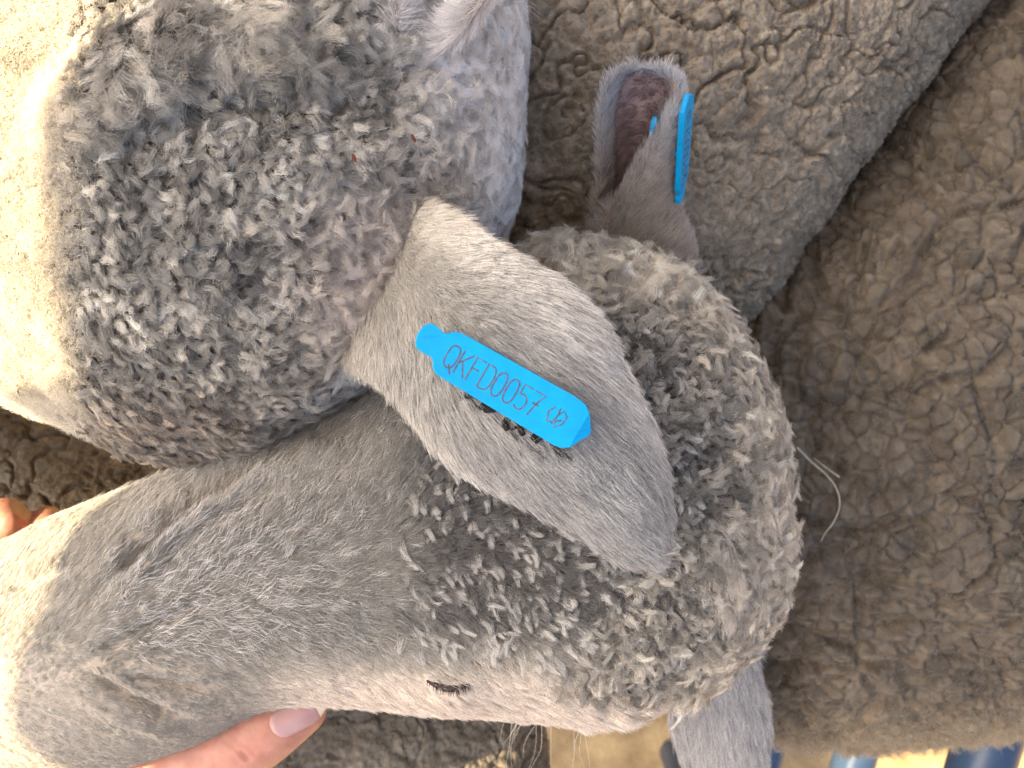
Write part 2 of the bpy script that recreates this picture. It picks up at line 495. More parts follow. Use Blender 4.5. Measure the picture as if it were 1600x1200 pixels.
# ---- the sheep whose face is held: head, neck and torso in one surface
s1 = thing('sheep', 'sheep with its face held in a hand, woolly forehead and short-haired muzzle', 'sheep', (0.35, 0.0, 0))
head = loft([(-215, 1010, -205, 1120, 0.350, 0.012, 0.020), (-190, 930, -170, 1200, 0.350, 0.028, 0.040),
             (-110, 885, -70, 1225, 0.349, 0.036, 0.050), (0, 848, 60, 1212, 0.348, 0.040, 0.055),
             (100, 800, 190, 1192, 0.347, 0.043, 0.058), (240, 748, 325, 1150, 0.346, 0.044, 0.060),
             (390, 682, 430, 1097, 0.345, 0.044, 0.062), (540, 628, 550, 1096, 0.345, 0.044, 0.064),
             (650, 560, 670, 1106, 0.345, 0.043, 0.068), (745, 470, 790, 1114, 0.346, 0.043, 0.070),
             (850, 402, 905, 1130, 0.348, 0.046, 0.072), (958, 408, 990, 1126, 0.350, 0.048, 0.074),
             (1066, 460, 1062, 1075, 0.353, 0.048, 0.076), (1128, 535, 1128, 1015, 0.357, 0.044, 0.078),
             (1170, 620, 1172, 965, 0.362, 0.034, 0.080), (1195, 720, 1196, 890, 0.368, 0.020, 0.070)], 48, 4, 2.2)
neck = loft([(900, 520, 900, 1020, 0.43, 0.04, 0.08), (1050, 470, 1050, 1080, 0.455, 0.042, 0.10), (1200, 380, 1200, 1126, 0.472, 0.064, 0.13),
             (1350, 200, 1350, 1133, 0.488, 0.090, 0.17), (1500, -60, 1500, 1123, 0.498, 0.100, 0.20), (1700, -150, 1700, 1112, 0.505, 0.105, 0.22),
             (2000, -180, 2000, 1090, 0.51, 0.105, 0.24), (2500, -150, 2500, 1090, 0.51, 0.105, 0.24), (2900, 0, 2900, 1050, 0.51, 0.085, 0.22),
             (3150, 200, 3150, 900, 0.51, 0.06, 0.17), (3250, 400, 3250, 700, 0.53, 0.02, 0.08)], 56, 4, 2.3)
V, F = join(head, neck, *legs([(0.20, -0.10), (0.20, 0.08), (0.72, -0.10), (0.72, 0.10)], 0.55))
me1 = skin('sheep_body', V, F, 0.0030, 6, lambda x, y, d: (d < 0.41) | ((x > 1120) & (d < 0.54)), lambda x, y, d: (d > 0.375) & (x > 1170) & (d < 0.53) | (x < 520) & (d < 0.35) | (x > 620) & (x < 780) & (y > 1030) & (y < 1110))
V, N = get(me1); px, py, d = proj(V)
# face folds and the parting down the nose
isface = ss(820, 700, px) * ss(0.395, 0.37, d)
def groove(pts, wid, dep):
    dd, t = pline(px, py, pts)
    return 2.0 * dep * np.exp(-(dd / (1.25 * wid)) ** 2) * ss(0, 0.38, t) * ss(1, 0.62, t)
h = np.zeros(len(V))
for pts, wid, dep in (([(60, 1062), (150, 1025), (215, 985), (290, 958), (360, 935)], 11, -0.0016),
                      ([(105, 985), (165, 900), (240, 840), (300, 782), (395, 730), (480, 700)], 12, -0.0034),
                      ([(150, 890), (205, 842), (265, 800), (330, 765)], 9, -0.0020),
                      ([(190, 930), (260, 850), (330, 800), (420, 755)], 10, 0.0022),
                      ([(130, 935), (180, 868), (240, 815), (320, 750)], 10, 0.0018),
                      ([(235, 895), (300, 830), (380, 785), (460, 750)], 10, -0.0016),
                      ([(110, 1035), (180, 1080), (250, 1112), (315, 1130)], 9, -0.0020),
                      ([(150, 1038), (225, 1058), (300, 1072), (370, 1070)], 10, -0.0016),
                      ([(130, 1030), (205, 1070), (280, 1096), (350, 1098)], 9, 0.0016),
                      ([(0, 935), (50, 905), (100, 885)], 9, -0.0016),
                      ([(100, 1010), (190, 1045), (290, 1058), (390, 1050)], 10, 0.0014),
                      ([(90, 1075), (170, 1115), (250, 1140), (320, 1150)], 9, 0.0013),
                      ([(652, 1054), (680, 1056), (712, 1060), (746, 1068)], 5, 0.0008),
                      ([(660, 1074), (690, 1087), (715, 1088), (742, 1080)], 5, 0.0007),
                      ([(560, 700), (480, 720), (400, 745), (330, 790)], 16, 0.0015)):
    h += groove(pts, wid, dep)
# eye socket, brow and cheek swellings
h += 0.004 * np.exp(-(((px - 700) / 75) ** 2 + ((py - 1066) / 28) ** 2))
h -= 0.0035 * np.exp(-(((px - 560) / 110) ** 2 + ((py - 1060) / 40) ** 2))
h += 0.0045 * np.exp(-(((px - 830) / 80) ** 2 + ((py - 1035) / 40) ** 2))
h -= 0.0028 * np.exp(-(((px - 620) / 120) ** 2 + ((py - 985) / 28) ** 2))
V = V + N * (h * ss(0.40, 0.37, d))[:, None]
# wool cap: uneven swellings
ishead = ss(0.402, 0.392, d) * ss(1262, 1240, px)
capm = ishead * ss(880, 1030, px + 0.35 * np.abs(py - 800))
V = V + N * (capm * (0.0022 * fbm(V / 0.016, 5, 2) + 0.0016 * fbm(V / 0.006, 8, 2)))[:, None]
V = V + N * (capm * 0.004 * np.exp(-(((px - 1130) / 40) ** 2 + ((py - 870) / 70) ** 2)))[:, None]
# fleece of the shoulders
fl = (1 - ishead) * ss(0.75, 0.70, d)
band = ss(860, 930, py) * ss(1120, 1060, py)
near_head = ss(1370, 1230, px)
hA, clA, cidA = fleece_height(V, 0.0074, 3, 0.5)
hB, clB, cidB = fleece_height(V, 0.0052, 4, 0.4, (1.7, 0.8, 1.0))
hC, clC, _ = fleece_height(V, 0.030, 9, 0.6)
wv = np.sin((py + 14 * fbm(V / 0.05, 17, 2) + 0.06 * px) / 30 * 6.283)
wn = np.sin((px + 0.22 * py + 16 * fbm(V / 0.03, 19, 2)) / 42 * 6.283)
amp = 0.0042 * (0.75 + 0.5 * fbm(V / 0.025, 77, 2))
hh = (hA * (1 - band) + hB * band) * amp + 0.0038 * clC + band * 0.0011 * wv + near_head * 0.0012 * wn * (1 - band) + 0.0005 * fbm(V / 0.0022, 6, 2) + 0.004 * fbm(V / 0.05, 71, 2)
V = V + N * (fl * hh)[:, None]
setv(me1, V)
lum = 0.85 + 0.35 * (cidA - 0.5) + 0.16 * fbm(V / 0.03, 13, 2) + 0.30 * fbm(V / 0.0025, 14, 2)
fle = np.stack([0.192 * lum, 0.182 * lum, 0.152 * lum], 1)
edge = ss(1070, 1150, py)
fle = lerp(fle, rgb((0.42, 0.36, 0.26), len(V)), 0.75 * edge)  # lower fringe coloured paler to stand in for sunlight
fc = rgb((1.05, 1.05, 0.98), len(V)) * (0.95 + 0.1 * fbm(V / 0.01, 3, 2))[:, None]
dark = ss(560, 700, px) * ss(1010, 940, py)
fc = lerp(fc, rgb((0.30, 0.29, 0.27), len(V)), dark)  # dark base between tufts: deep shade put into the colour, with dirt
pink = np.exp(-(((px - 830) / 70) ** 2 + ((py - 1065) / 35) ** 2))
fc = lerp(fc, rgb((1.2, 0.92, 0.86), len(V)), pink)
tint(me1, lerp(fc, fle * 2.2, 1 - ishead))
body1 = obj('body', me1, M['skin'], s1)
bv1 = bvh_of(me1)

# ---- the sheep on the left: torso, neck and woolly poll in one surface
s2 = thing('sheep', 'sheep on the left, neck wool half in sunlight, ear tagged with a readable number', 'sheep', (-0.4, 0.05, 0))
neck2 = loft([(-3200, 150, -3200, 450, 0.43, 0.03, 0.08), (-3050, -150, -3050, 800, 0.41, 0.08, 0.18), (-2600, -420, -2600, 1000, 0.40, 0.12, 0.24), (-1900, -480, -1900, 1000, 0.39, 0.13, 0.25),
              (-1200, -460, -1200, 900, 0.37, 0.12, 0.23), (-600, -380, -600, 720, 0.350, 0.105, 0.19), (-250, -300, -250, 630, 0.338, 0.094, 0.15),
              (-60, -250, -60, 598, 0.330, 0.088, 0.13), (90, -220, 100, 640, 0.328, 0.084, 0.11), (230, -210, 250, 700, 0.328, 0.080, 0.09),
              (400, -200, 400, 690, 0.326, 0.074, 0.08), (540, -180, 525, 620, 0.325, 0.066, 0.08), (650, -160, 630, 520, 0.328, 0.060, 0.08),
              (740, -130, 720, 430, 0.335, 0.055, 0.08), (785, -60, 772, 350, 0.345, 0.045, 0.08), (800, 60, 792, 270, 0.355, 0.025, 0.06)], 52, 4, 2.1)
face2 = tube([P(560, 150, 0.34), P(600, 140, 0.40), P(630, 130, 0.47), P(650, 120, 0.53)], [0.050, 0.043, 0.034, 0.026], 16, 5)
V, F = join(neck2, face2, *legs([(-0.33, 0.02), (-0.33, 0.16), (-0.78, 0.0), (-0.78, 0.17)], 0.62))
me2 = skin('sheep_neck', V, F, 0.0030, 6, lambda x, y, d: d < 0.36)
V, N = get(me2); px, py, d = proj(V)
inr = ss(0.42, 0.38, d)
# rolled lock of wool at the top, hollow in front of the ear, swelling at the poll
rl, rt = pline(px, py, [(120, 180), (200, 110), (300, 60), (400, 60), (470, 72)])
h = 0.0075 * np.exp(-(rl / 52) ** 2) * ss(1.02, 0.7, rt)
rl2, _ = pline(px, py, [(180, 230), (300, 190), (420, 160), (520, 170)])
h -= 0.0018 * np.exp(-(rl2 / 26) ** 2)
rl3, _ = pline(px, py, [(560, 300), (600, 240), (640, 200)])
h += 0.0030 * np.exp(-(((px - 600) / 60) ** 2 + ((py - 230) / 45) ** 2))
rl4, _ = pline(px, py, [(470, 120), (540, 170), (600, 200), (660, 300)])
h -= 0.0030 * np.exp(-(rl4 / 22) ** 2)
h += 0.0050 * np.exp(-(((px - 575) / 60) ** 2 + ((py - 440) / 95) ** 2))
h2, c2, id2 = fleece_height(V, 0.0046, 21, 0.5, (1.35, 0.85, 1.0))
woolly = ss(690, 560, px + 0.25 * (py - 250))
h += woolly * (0.0011 * h2 * ss(40, 130, px) + 0.0030 * fbm(V / 0.014, 25, 2)) + (1 - woolly) * 0.0008 * fbm(V / 0.006, 27, 2)
V = V + N * (h * inr)[:, None]; setv(me2, V)
tint(me2, lerp(rgb((0.62, 0.60, 0.56), len(V)), rgb((1.6, 1.6, 1.6), len(V)), 1 - woolly))
body2 = obj('body', me2, M['skin'], s2)
bv2 = bvh_of(me2)

# ---- the two fleeced backs behind
def back(label, rings, legspots, ztop, cell, seed, base, cracks, loc, streak, seen, relief=1.0):
    s = thing('sheep', label, 'sheep', loc)
    V, F = join(loft(rings, 56, 4, 2.2), *legs(legspots, ztop))
    me = skin('sheep_back', V, F, 0.0034, 6, seen, seen)
    V, N = get(me); px, py, d = proj(V)
    hs, cl, cid = fleece_height(V, cell, seed, 0.6, streak)
    hl, cll, cidl = fleece_height(V, cell * cracks, seed + 5, 0.9)
    hf, clf, _ = fleece_height(V, 0.0028, seed + 9, 0.6)
    f1, f2, _ = worley(V / (cell * cracks * 1.7) + 0.9 * np.stack([fbm(V / 0.02, seed + k, 3) for k in (41, 42, 43)], 1), seed + 6)
    cr = ss(0, 0.075, f2 - f1) * (0.5 + 0.5 * ss(-0.25, 0.25, fbm(V / 0.03, seed + 44, 2))) 
    h = relief * (0.0011 * hs + 0.0013 * cll) + 0.0011 * hf + 0.0042 * cr + 0.0010 * fbm(V / 0.003, seed + 3, 2) + 0.005 * fbm(V / 0.06, seed + 4, 2)
    V = V + N * (h * ss(0.75, 0.7, d))[:, None]; setv(me, V)
    lum = 0.9 + 0.25 * (cid - 0.5) + 0.2 * fbm(V / 0.03, seed + 8, 3) + 0.35 * fbm(V / 0.003, seed + 18, 3)
    tint(me, np.array(base)[None] * (0.82 * lum)[:, None])
    return s, me, obj('body', me, M['fleece'], s)

s3, me3, body3 = back('big dusty fleeced sheep back filling the top right', 
    [(1600, -1300, 2250, -900, 0.49, 0.02, 0.05), (1300, -1250, 2150, -700, 0.46, 0.05, 0.15), (1000, -1000, 1900, -420, 0.445, 0.075, 0.21), (750, -650, 1690, -210, 0.44, 0.078, 0.22),
     (600, -300, 1505, 10, 0.438, 0.076, 0.21), (520, 0, 1392, 165, 0.438, 0.074, 0.20), (470, 200, 1282, 310, 0.438, 0.070, 0.19), (520, 370, 1190, 440, 0.443, 0.062, 0.17),
     (620, 480, 1115, 530, 0.452, 0.050, 0.14), (720, 560, 1010, 600, 0.465, 0.025, 0.10)],
    [(0.05, 0.10), (0.16, 0.12), (0.22, 0.48), (0.36, 0.44)], 0.60, 0.0048, 51, (0.42, 0.350, 0.252), 4.2, (0.15, 0.4, 0), (0.8, 1.3, 1.0), lambda x, y, d: (x > 730) & (d < 0.52), 1.2)
s4, me4, body4 = back('dusty fleeced sheep in deep shade underneath the held muzzle and hand',
    [(-1350, 900, -1150, 1250, 0.60, 0.02, 0.06), (-1150, 640, -900, 1500, 0.585, 0.06, 0.14), (-800, 560, -500, 1640, 0.575, 0.085, 0.18), (-350, 560, -150, 1660, 0.57, 0.09, 0.19),
     (60, 620, 200, 1650, 0.565, 0.09, 0.19), (380, 730, 460, 1600, 0.56, 0.085, 0.18), (620, 860, 660, 1500, 0.56, 0.070, 0.15), (770, 980, 790, 1400, 0.57, 0.045, 0.11), (830, 1080, 840, 1300, 0.58, 0.015, 0.05)],
    [(-0.10, -0.22), (-0.12, -0.12), (-0.55, -0.25), (-0.56, -0.10)], 0.5, 0.0085, 61, (0.36, 0.31, 0.225), 3.2, (-0.3, -0.2, 0), (1.2, 0.9, 1.0), lambda x, y, d: ((x < 330) & (y < 900) & (y > 580) | (y > 1040) & (x > 250)) & (d < 0.6))

# ------------------------------------------------------------------ ears
def ear_sheet(name, pairs, bulge, thick, parent, mat, m=5, nv=26, ramp=False):
    """a leaf-shaped ear: pairs of (edge A px,py, edge B px,py, distance); bulged towards the camera, real thickness"""
    Q = crom(pairs, m); nu = len(Q)
    v = np.linspace(-1, 1, nv)
    top = []; bot = []
    for k, q in enumerate(Q):
        A = P(q[0], q[1], q[4]); B = P(q[2], q[3], q[4]); C = (A + B) / 2; L = (B - A) / 2
        sc_ = min(1, np.linalg.norm(L) / 0.016)
        z = bulge * sc_ * (1 - v ** 2) * (ss(0.06, 0.36, np.array(k / (nu - 1))) if ramp else 1)
        th = thick * np.sqrt(np.clip(1 - 0.92 * v ** 2, 0.02, 1)) * (0.3 + 0.7 * min(1, (nu - 1 - k) / 6))
        base = C + v[:, None] * L
        top.append(base + np.stack([0 * v, 0 * v, z], 1)); bot.append(base + np.stack([0 * v, 0 * v, z - th], 1))
    top = np.array(top); bot = np.array(bot)
    Vt = np.vstack([top.reshape(-1, 3), bot.reshape(-1, 3)]); F = []; o = nu * nv
    for a in range(nu - 1):
        for b in range(nv - 1):
            i = a * nv + b
            F.append((i, i + 1, i + nv + 1, i + nv)); F.append((o + i, o + i + nv, o + i + nv + 1, o + i + 1))
    for a in range(nu - 1):
        i = a * nv; F.append((i, i + nv, o + i + nv, o + i)); i = a * nv + nv - 1; F.append((i, o + i, o + i + nv, i + nv))
    for b in range(nv - 1):
        F.append((b, o + b, o + b + 1, b + 1)); i = (nu - 1) * nv + b; F.append((i, i + 1, o + i + 1, o + i))
    me = mesh_of(name, Vt, F)
    V, N = get(me)
    me.shade_smooth()
    return me

earA = ear_sheet('ear', [(535, 400, 490, 515, 0.306), (590, 350, 522, 540, 0.294), (650, 322, 562, 560, 0.282), (722, 358, 602, 596, 0.268), (798, 398, 642, 644, 0.258),
    (870, 436, 674, 694, 0.256), (928, 488, 722, 736, 0.256), (962, 550, 777, 768, 0.258), (994, 617, 836, 798, 0.261), (1026, 687, 899, 834, 0.265),
    (1042, 765, 946, 862, 0.269), (1045, 812, 964, 871, 0.271), (1042, 840, 980, 877, 0.272), (1034, 860, 1000, 879, 0.273)], 0.012, 0.004, s2, None, ramp=True)
V, N = get(earA); px, py, d = proj(V)
ax, _ = pline(px, py, [(560, 470), (690, 560), (850, 690), (1010, 870)])
V[:, 2] += 0.0006 * fbm(V / 0.012, 81, 2)
V[:, 2] -= 0.0022 * np.exp(-(((px - 640) / 40) ** 2 + ((py - 545) / 45) ** 2))
V[:, 2] += 0.0026 * np.exp(-(((px - 590) / 30) ** 2 + ((py - 520) / 60) ** 2))
setv(earA, V)
tint(earA, rgb((0.85, 0.76, 0.70), len(V)))
ear_o = obj('ear', earA, M['skin'], s2)
bvE = bvh_of(earA)

earB = ear_sheet('ear', [(1060, 1030, 1175, 1000, 0.385), (1050, 1085, 1188, 1050, 0.388), (1048, 1130, 1198, 1095, 0.39), (1062, 1175, 1202, 1145, 0.392), (1083, 1215, 1198, 1200, 0.394),
    (1100, 1265, 1185, 1255, 0.398), (1120, 1310, 1165, 1305, 0.40), (1137, 1335, 1148, 1333, 0.402)], 0.007, 0.004, s1, None)
V, N = get(earB); tint(earB, rgb((0.85, 0.80, 0.80), len(V)))
earB_o = obj('ear', earB, M['skin'], s1)

# upright ear, rolled into a cup: outer skin and inner skin, open towards the upper left
rows = [  # photo y, left rim x, flap edge x, right fold x, distance, depth of cup
    (430, 918, 935, 1080, 0.372, 0.020), (385, 917, 924, 1076, 0.366, 0.020), (340, 926, 944, 1058, 0.358, 0.019), (290, 938, 976, 1050, 0.350, 0.018),
    (230, 940, 1014, 1050, 0.341, 0.016), (185, 940, 1042, 1054, 0.334, 0.013), (155, 944, 1054, 1058, 0.330, 0.010), (130, 954, 1050, 1054, 0.327, 0.007), (113, 972, 1030, 1036, 0.325, 0.004), (106, 988, 1016, 1018, 0.324, 0.002)]
Q = crom(rows, 6); nu = len(Q)
outer = []; inner = []; nv = 34
for k, q in enumerate(Q):
    y, xl, xf, xr, dd, cup = q
    sec = crom(np.array([[xl, dd], [xl + 0.10 * (xr - xl), dd + 0.6 * cup], [xl + 0.42 * (xr - xl), dd + cup], [xl + 0.80 * (xr - xl), dd + 0.72 * cup], [xr, dd + 0.05 * cup],
                         [xr - 0.22 * (xr - xf), dd - 0.42 * cup], [xr - 0.6 * (xr - xf), dd - 0.62 * cup], [xf, dd - 0.66 * cup]]), 6)
    ts = np.linspace(0, len(sec) - 1, nv); i0 = np.clip(ts.astype(int), 0, len(sec) - 2); f = (ts - i0)[:, None]
    sec = sec[i0] * (1 - f) + sec[i0 + 1] * f
    pts = np.array([P(a, y, b) for a, b in sec])
    tg = np.gradient(pts, axis=0); nrm = np.stack([-tg[:, 2], 0 * tg[:, 0], tg[:, 0]], 1); nrm = unit(nrm)
    th = 0.0022 * np.clip(np.minimum(np.arange(nv), nv - 1 - np.arange(nv)) / 3, 0.15, 1)[:, None] * min(1, 0.25 + (nu - 1 - k) / 6)
    inner.append(pts + nrm * th * 0.5); outer.append(pts - nrm * th * 0.5)
def two_skins(a, b):
    nu, nv = a.shape[:2]; V = np.vstack([a.reshape(-1, 3), b.reshape(-1, 3)]); o = nu * nv; F = []
    for i in range(nu - 1):
        for j in range(nv - 1):
            k = i * nv + j
            F.append((k, k + 1, k + nv + 1, k + nv)); F.append((o + k, o + k + nv, o + k + nv + 1, o + k + 1))
    for i in range(nu - 1):
        k = i * nv; F.append((k, k + nv, o + k + nv, o + k)); k += nv - 1; F.append((k, o + k, o + k + nv, k + nv))
    for j in range(nv - 1):
        F.append((j, o + j, o + j + 1, j + 1)); k = (nu - 1) * nv + j; F.append((k, k + 1, o + k + 1, o + k))
    return V, F
Vc, Fc = two_skins(np.array(inner), np.array(outer))
earC = mesh_of('ear', Vc, Fc); earC.shade_smooth()
earC.materials.append(M['skin']); earC.materials.append(M['inner_ear'])
tint(earC, rgb((1, 0.88, 0.8), len(Vc)))
nin = nu * nv
for p in earC.polygons:
    vs = list(p.vertices)
    if all(v < nin for v in vs):
        b = (vs[0] % nv)
        if b < nv * 0.62 and vs[0] // nv < nu - 8: p.material_index = 1
earC_o = bpy.data.objects.new('ear', earC); col.objects.link(earC_o); earC_o.parent = s1; earC_o.matrix_parent_inverse = s1.matrix_world.inverted()
earC_o['label'] = 'upright cupped ear with pink inside'

# second ear of the left sheep, its rim just in the frame at the top
def cleft_ear():
    rim1 = crom(np.array([P(672, 78, 0.272), P(628, 62, 0.268), P(622, 20, 0.262), P(612, -60, 0.258), P(600, -180, 0.262), P(640, -300, 0.27)]), 6)
    rim2 = crom(np.array([P(676, 82, 0.272), P(706, 50, 0.262), P(742, 0, 0.254), P(775, -70, 0.250), P(775, -190, 0.256), P(660, -310, 0.27)]), 6)
    deep = crom(np.array([P(660, 62, 0.276), P(662, 40, 0.285), P(676, 0, 0.288), P(690, -70, 0.286), P(690, -180, 0.280), P(650, -305, 0.272)]), 6)
    a = []; b = []; nv = 18
    for r1, r2, dp in zip(rim1, rim2, deep):
        t = np.linspace(0, 1, nv)[:, None]
        pt = r1 * (1 - t) ** 2 + 2 * t * (1 - t) * (2 * dp - 0.5 * (r1 + r2)) + r2 * t ** 2
        a.append(pt); b.append(pt + np.array([0, 0, -0.003]) + (t - 0.5) * np.array([0.004, 0, 0]))
    return two_skins(np.array(a), np.array(b))
Vd, Fd = cleft_ear()
earD = mesh_of('ear', Vd, Fd); earD.shade_smooth(); tint(earD, rgb((1.0, 0.85, 0.82), len(Vd)))
earD_o = obj('ear', earD, M['skin'], s2)

# ------------------------------------------------------------------ ear tags
def stroke_mesh(name, strokes, wid, lift, frame, parent):
    """engraved lettering: thin raised ribbons of real thickness in the tag's plane"""
    V = []; F = []
    for st in strokes:
        st = np.array(st, float); n = len(st)
        t = np.gradient(st, axis=0); t /= np.maximum(np.linalg.norm(t, axis=1), 1e-9)[:, None]
        nrm = np.stack([-t[:, 1], t[:, 0]], 1)
        o = len(V)
        for k in range(n):
            for sgn, z in ((-1, -0.00015), (1, -0.00015), (1, lift), (-1, lift)):
                q = st[k] + sgn * nrm[k] * wid / 2
                V.append(frame(q[0], q[1], z))
        for k in range(n - 1):
            for j in range(4):
                j2 = (j + 1) % 4
                F.append((o + 4 * k + j, o + 4 * k + j2, o + 4 * k + 4 + j2, o + 4 * k + 4 + j))
        F.append((o, o + 1, o + 2, o + 3)); e = o + 4 * (n - 1); F.append((e + 3, e + 2, e + 1, e))
    return obj(name, mesh_of(name, np.array(V), F), M['ink'], parent)

def oval(cx, cy, rx, ry, a0=0, a1=360, n=22, sq=2.6):
    out = []
    for k in range(n + 1):
        a = R(a0 + (a1 - a0) * k / n)
        c, s = math.cos(a), math.sin(a)
        out.append((cx + rx * math.copysign(abs(c) ** (2 / sq), c), cy + ry * math.copysign(abs(s) ** (2 / sq), s)))
    return out
# glyphs in a box 0.6 wide, 1.6 tall (centre 0,0)
GL = {'Q': [oval(0, 0.05, 0.34, 0.75), [(0.02, -0.45), (0.2, -0.7), (0.36, -0.98)]],
      'K': [[(-0.3, -0.8), (-0.3, 0.8)], [(0.32, 0.8), (-0.28, -0.05)], [(-0.14, 0.14), (0.34, -0.8)]],
      'F': [[(-0.28, -0.8), (-0.28, 0.8), (0.32, 0.8)], [(-0.28, 0.08), (0.2, 0.08)]],
      'D': [[(-0.3, -0.8), (-0.3, 0.8)] + [(x, y) for x, y in oval(-0.02, 0, 0.36, 0.8, 90, -90, 14)] + [(-0.3, -0.8)]],
      '0': [oval(0, 0, 0.31, 0.8)],
      '5': [[(0.28, 0.8), (-0.26, 0.8), (-0.28, 0.15)] + oval(-0.02, -0.28, 0.32, 0.5, 120, -140, 14, 2.2)],
      '7': [[(-0.32, 0.8), (0.32, 0.8), (0.05, 0.1), (-0.12, -0.8)], [(-0.2, 0.05), (0.26, 0.05)]],
      'Z': [[(-0.25, 0.55), (-0.5, 0.1), (-0.32, -0.5), (-0.06, -0.42)], [(0.02, 0.62), (0.10, 0.2), (-0.02, -0.5)], [(0.10, 0.2), (0.30, 0.55), (0.62, 0.32), (0.55, -0.25), (0.2, -0.62), (0.12, -0.25), (0.42, -0.02)]]}
LEN = 0.0478
OUT = [(-152, -12), (-155, 3), (-153, 16), (-146, 25), (-134, 26), (-124, 22), (-115, 24), (-108, 32), (-98, 36), (-84, 37), (108, 40), (129, 37), (141, 28), (158, 5), (158, -3), (152, -12), (141, -33), (130, -41), (116, -43), (-88, -40), (-100, -39), (-108, -33), (-112, -25), (-120, -20), (-132, -21), (-144, -20)]
def ear_tag(label, frame_fn, half, text, parent_loc, rear=(0.97, -34)):
    """a blade tag: frame_fn(u,v,w) in tag units (px of the photo) -> world; real plate with rounded edge, second plate behind"""
    t = thing('ear_tag', label, 'ear tag', parent_loc)
    O = np.array(OUT, float)
    C = O.mean(0)
    def plate(name, sc_, w0, w1, bev):
        V = []; F = []; n = len(O)
        for (wv, ins) in ((w0, bev), (w0 + (w1 - w0) * 0.25, 0), (w1 - (w1 - w0) * 0.25, 0), (w1, bev)):
            for q in O:
                dq = q - C; l = np.hypot(*dq)
                qq = C + dq * sc_ * (1 - ins / l)
                V.append(frame_fn(qq[0], qq[1], wv))
        for r in range(3):
            for k in range(n):
                k2 = (k + 1) % n
                F.append((r * n + k, r * n + k2, (r + 1) * n + k2, (r + 1) * n + k))
        # caps as strips so that the bent end keeps its crease
        for base, flip in ((0, True), (3 * n, False)):
            up = list(range(0, 14)); lo = [n - 1 - k for k in range(n - 14)]
            i = j = 0
            while i < len(up) - 1 or j < len(lo) - 1:
                ua = O[up[min(i + 1, len(up) - 1)]][0]; la = O[lo[min(j + 1, len(lo) - 1)]][0]
                if j >= len(lo) - 1 or (i < len(up) - 1 and ua <= la):
                    f = (up[i], up[i + 1], lo[j]); i += 1
                else:
                    f = (up[i], lo[j + 1], lo[j]); j += 1
                f = tuple(base + x for x in f)
                F.append(f if flip else f[::-1])
        return obj(name, mesh_of(name, np.array(V), F), M['tag'], t)
    pl = plate('front_plate', 1.0, -9, 0, 1.6)
    plate('rear_plate', rear[0], rear[1] - 8, rear[1], 1.6)
    pin = tube([frame_fn(-10, 0, rear[1] - 2), frame_fn(-10, 0, rear[1] / 2), frame_fn(-10, 0, -18)], [0.0016] * 3, 12, 3)
    obj('pin', mesh_of('pin', *pin), M['tag'], t)
    x = -92
    for k, ch in enumerate(text):
        sx = 27
        cx = -90 + 21.3 * k + (16 if ch == 'Z' else 0); cy = -4.5 + 0.2 * k
        st = [[(cx + a * sx, cy + b * 25) for a, b in s_] for s_ in GL[ch]]
        stroke_mesh('letter' if ch not in '057Z' else ('digit' if ch != 'Z' else 'emblem'), st, 2.6, 0.35, frame_fn, t)
    return t

du = hit(bvE, 700, 560); dv = hit(bvE, 860, 660)
uax = np.array([math.cos(R(30.2)), math.sin(R(30.2))]); vax = np.array([math.sin(R(30.2)), -math.cos(R(30.2))])
pc0 = np.array([786.0, 600.0])
D0 = min(hit(bvE, 786, 600), du, dv) - 0.0035
def frame1(u, v, w_):
    q = pc0 + uax * u + vax * v
    mm = KPX * D0                                  # one photo pixel at the tag, in metres
    lift = w_ * mm
    bend = max(0, u - 140) * 0.45 * mm  # the end is creased down
    slope = u * 0.02 * mm
    p0 = P(q[0], q[1], D0)
    p0[2] += lift - bend - slope
    return p0
tag1 = ear_tag('bright blue ear tag seen flat, engraved QKFD0057', frame1, 1, 'QKFD0057Z', tuple(P(786, 600, D0)))

# edge-on tag on the upright ear: plate runs up the outer fold, its face turned right
top2 = P(1067, 163, 0.316); bot2 = P(1056, 326, 0.346)
ax2 = (top2 - bot2) / np.linalg.norm(top2 - bot2)
ml = np.linalg.norm(top2 - bot2) / 306
c2 = (top2 + bot2) / 2
vw = c2 - np.array([0, 0, H]); vw /= np.linalg.norm(vw)
lat = np.cross(vw, ax2); lat /= np.linalg.norm(lat)
if lat[0] < 0: lat = -lat
dep = np.cross(ax2, lat); dep /= np.linalg.norm(dep)
if dep.dot(vw) < 0: dep = -dep
sd2 = dep * math.cos(R(15)) + lat * math.sin(R(15))
nrm2 = lat * math.cos(R(15)) - dep * math.sin(R(15))
def frame2(u, v, w_):
    return c2 + ax2 * (u * ml) + sd2 * ((38 - v) * ml) + nrm2 * ((w_ + 4) * ml * 1.5)
tag2 = ear_tag('blue ear tag seen edge-on along the upright ear', frame2, 1, 'QKFD0057Z', tuple(c2), (0.6, -52))

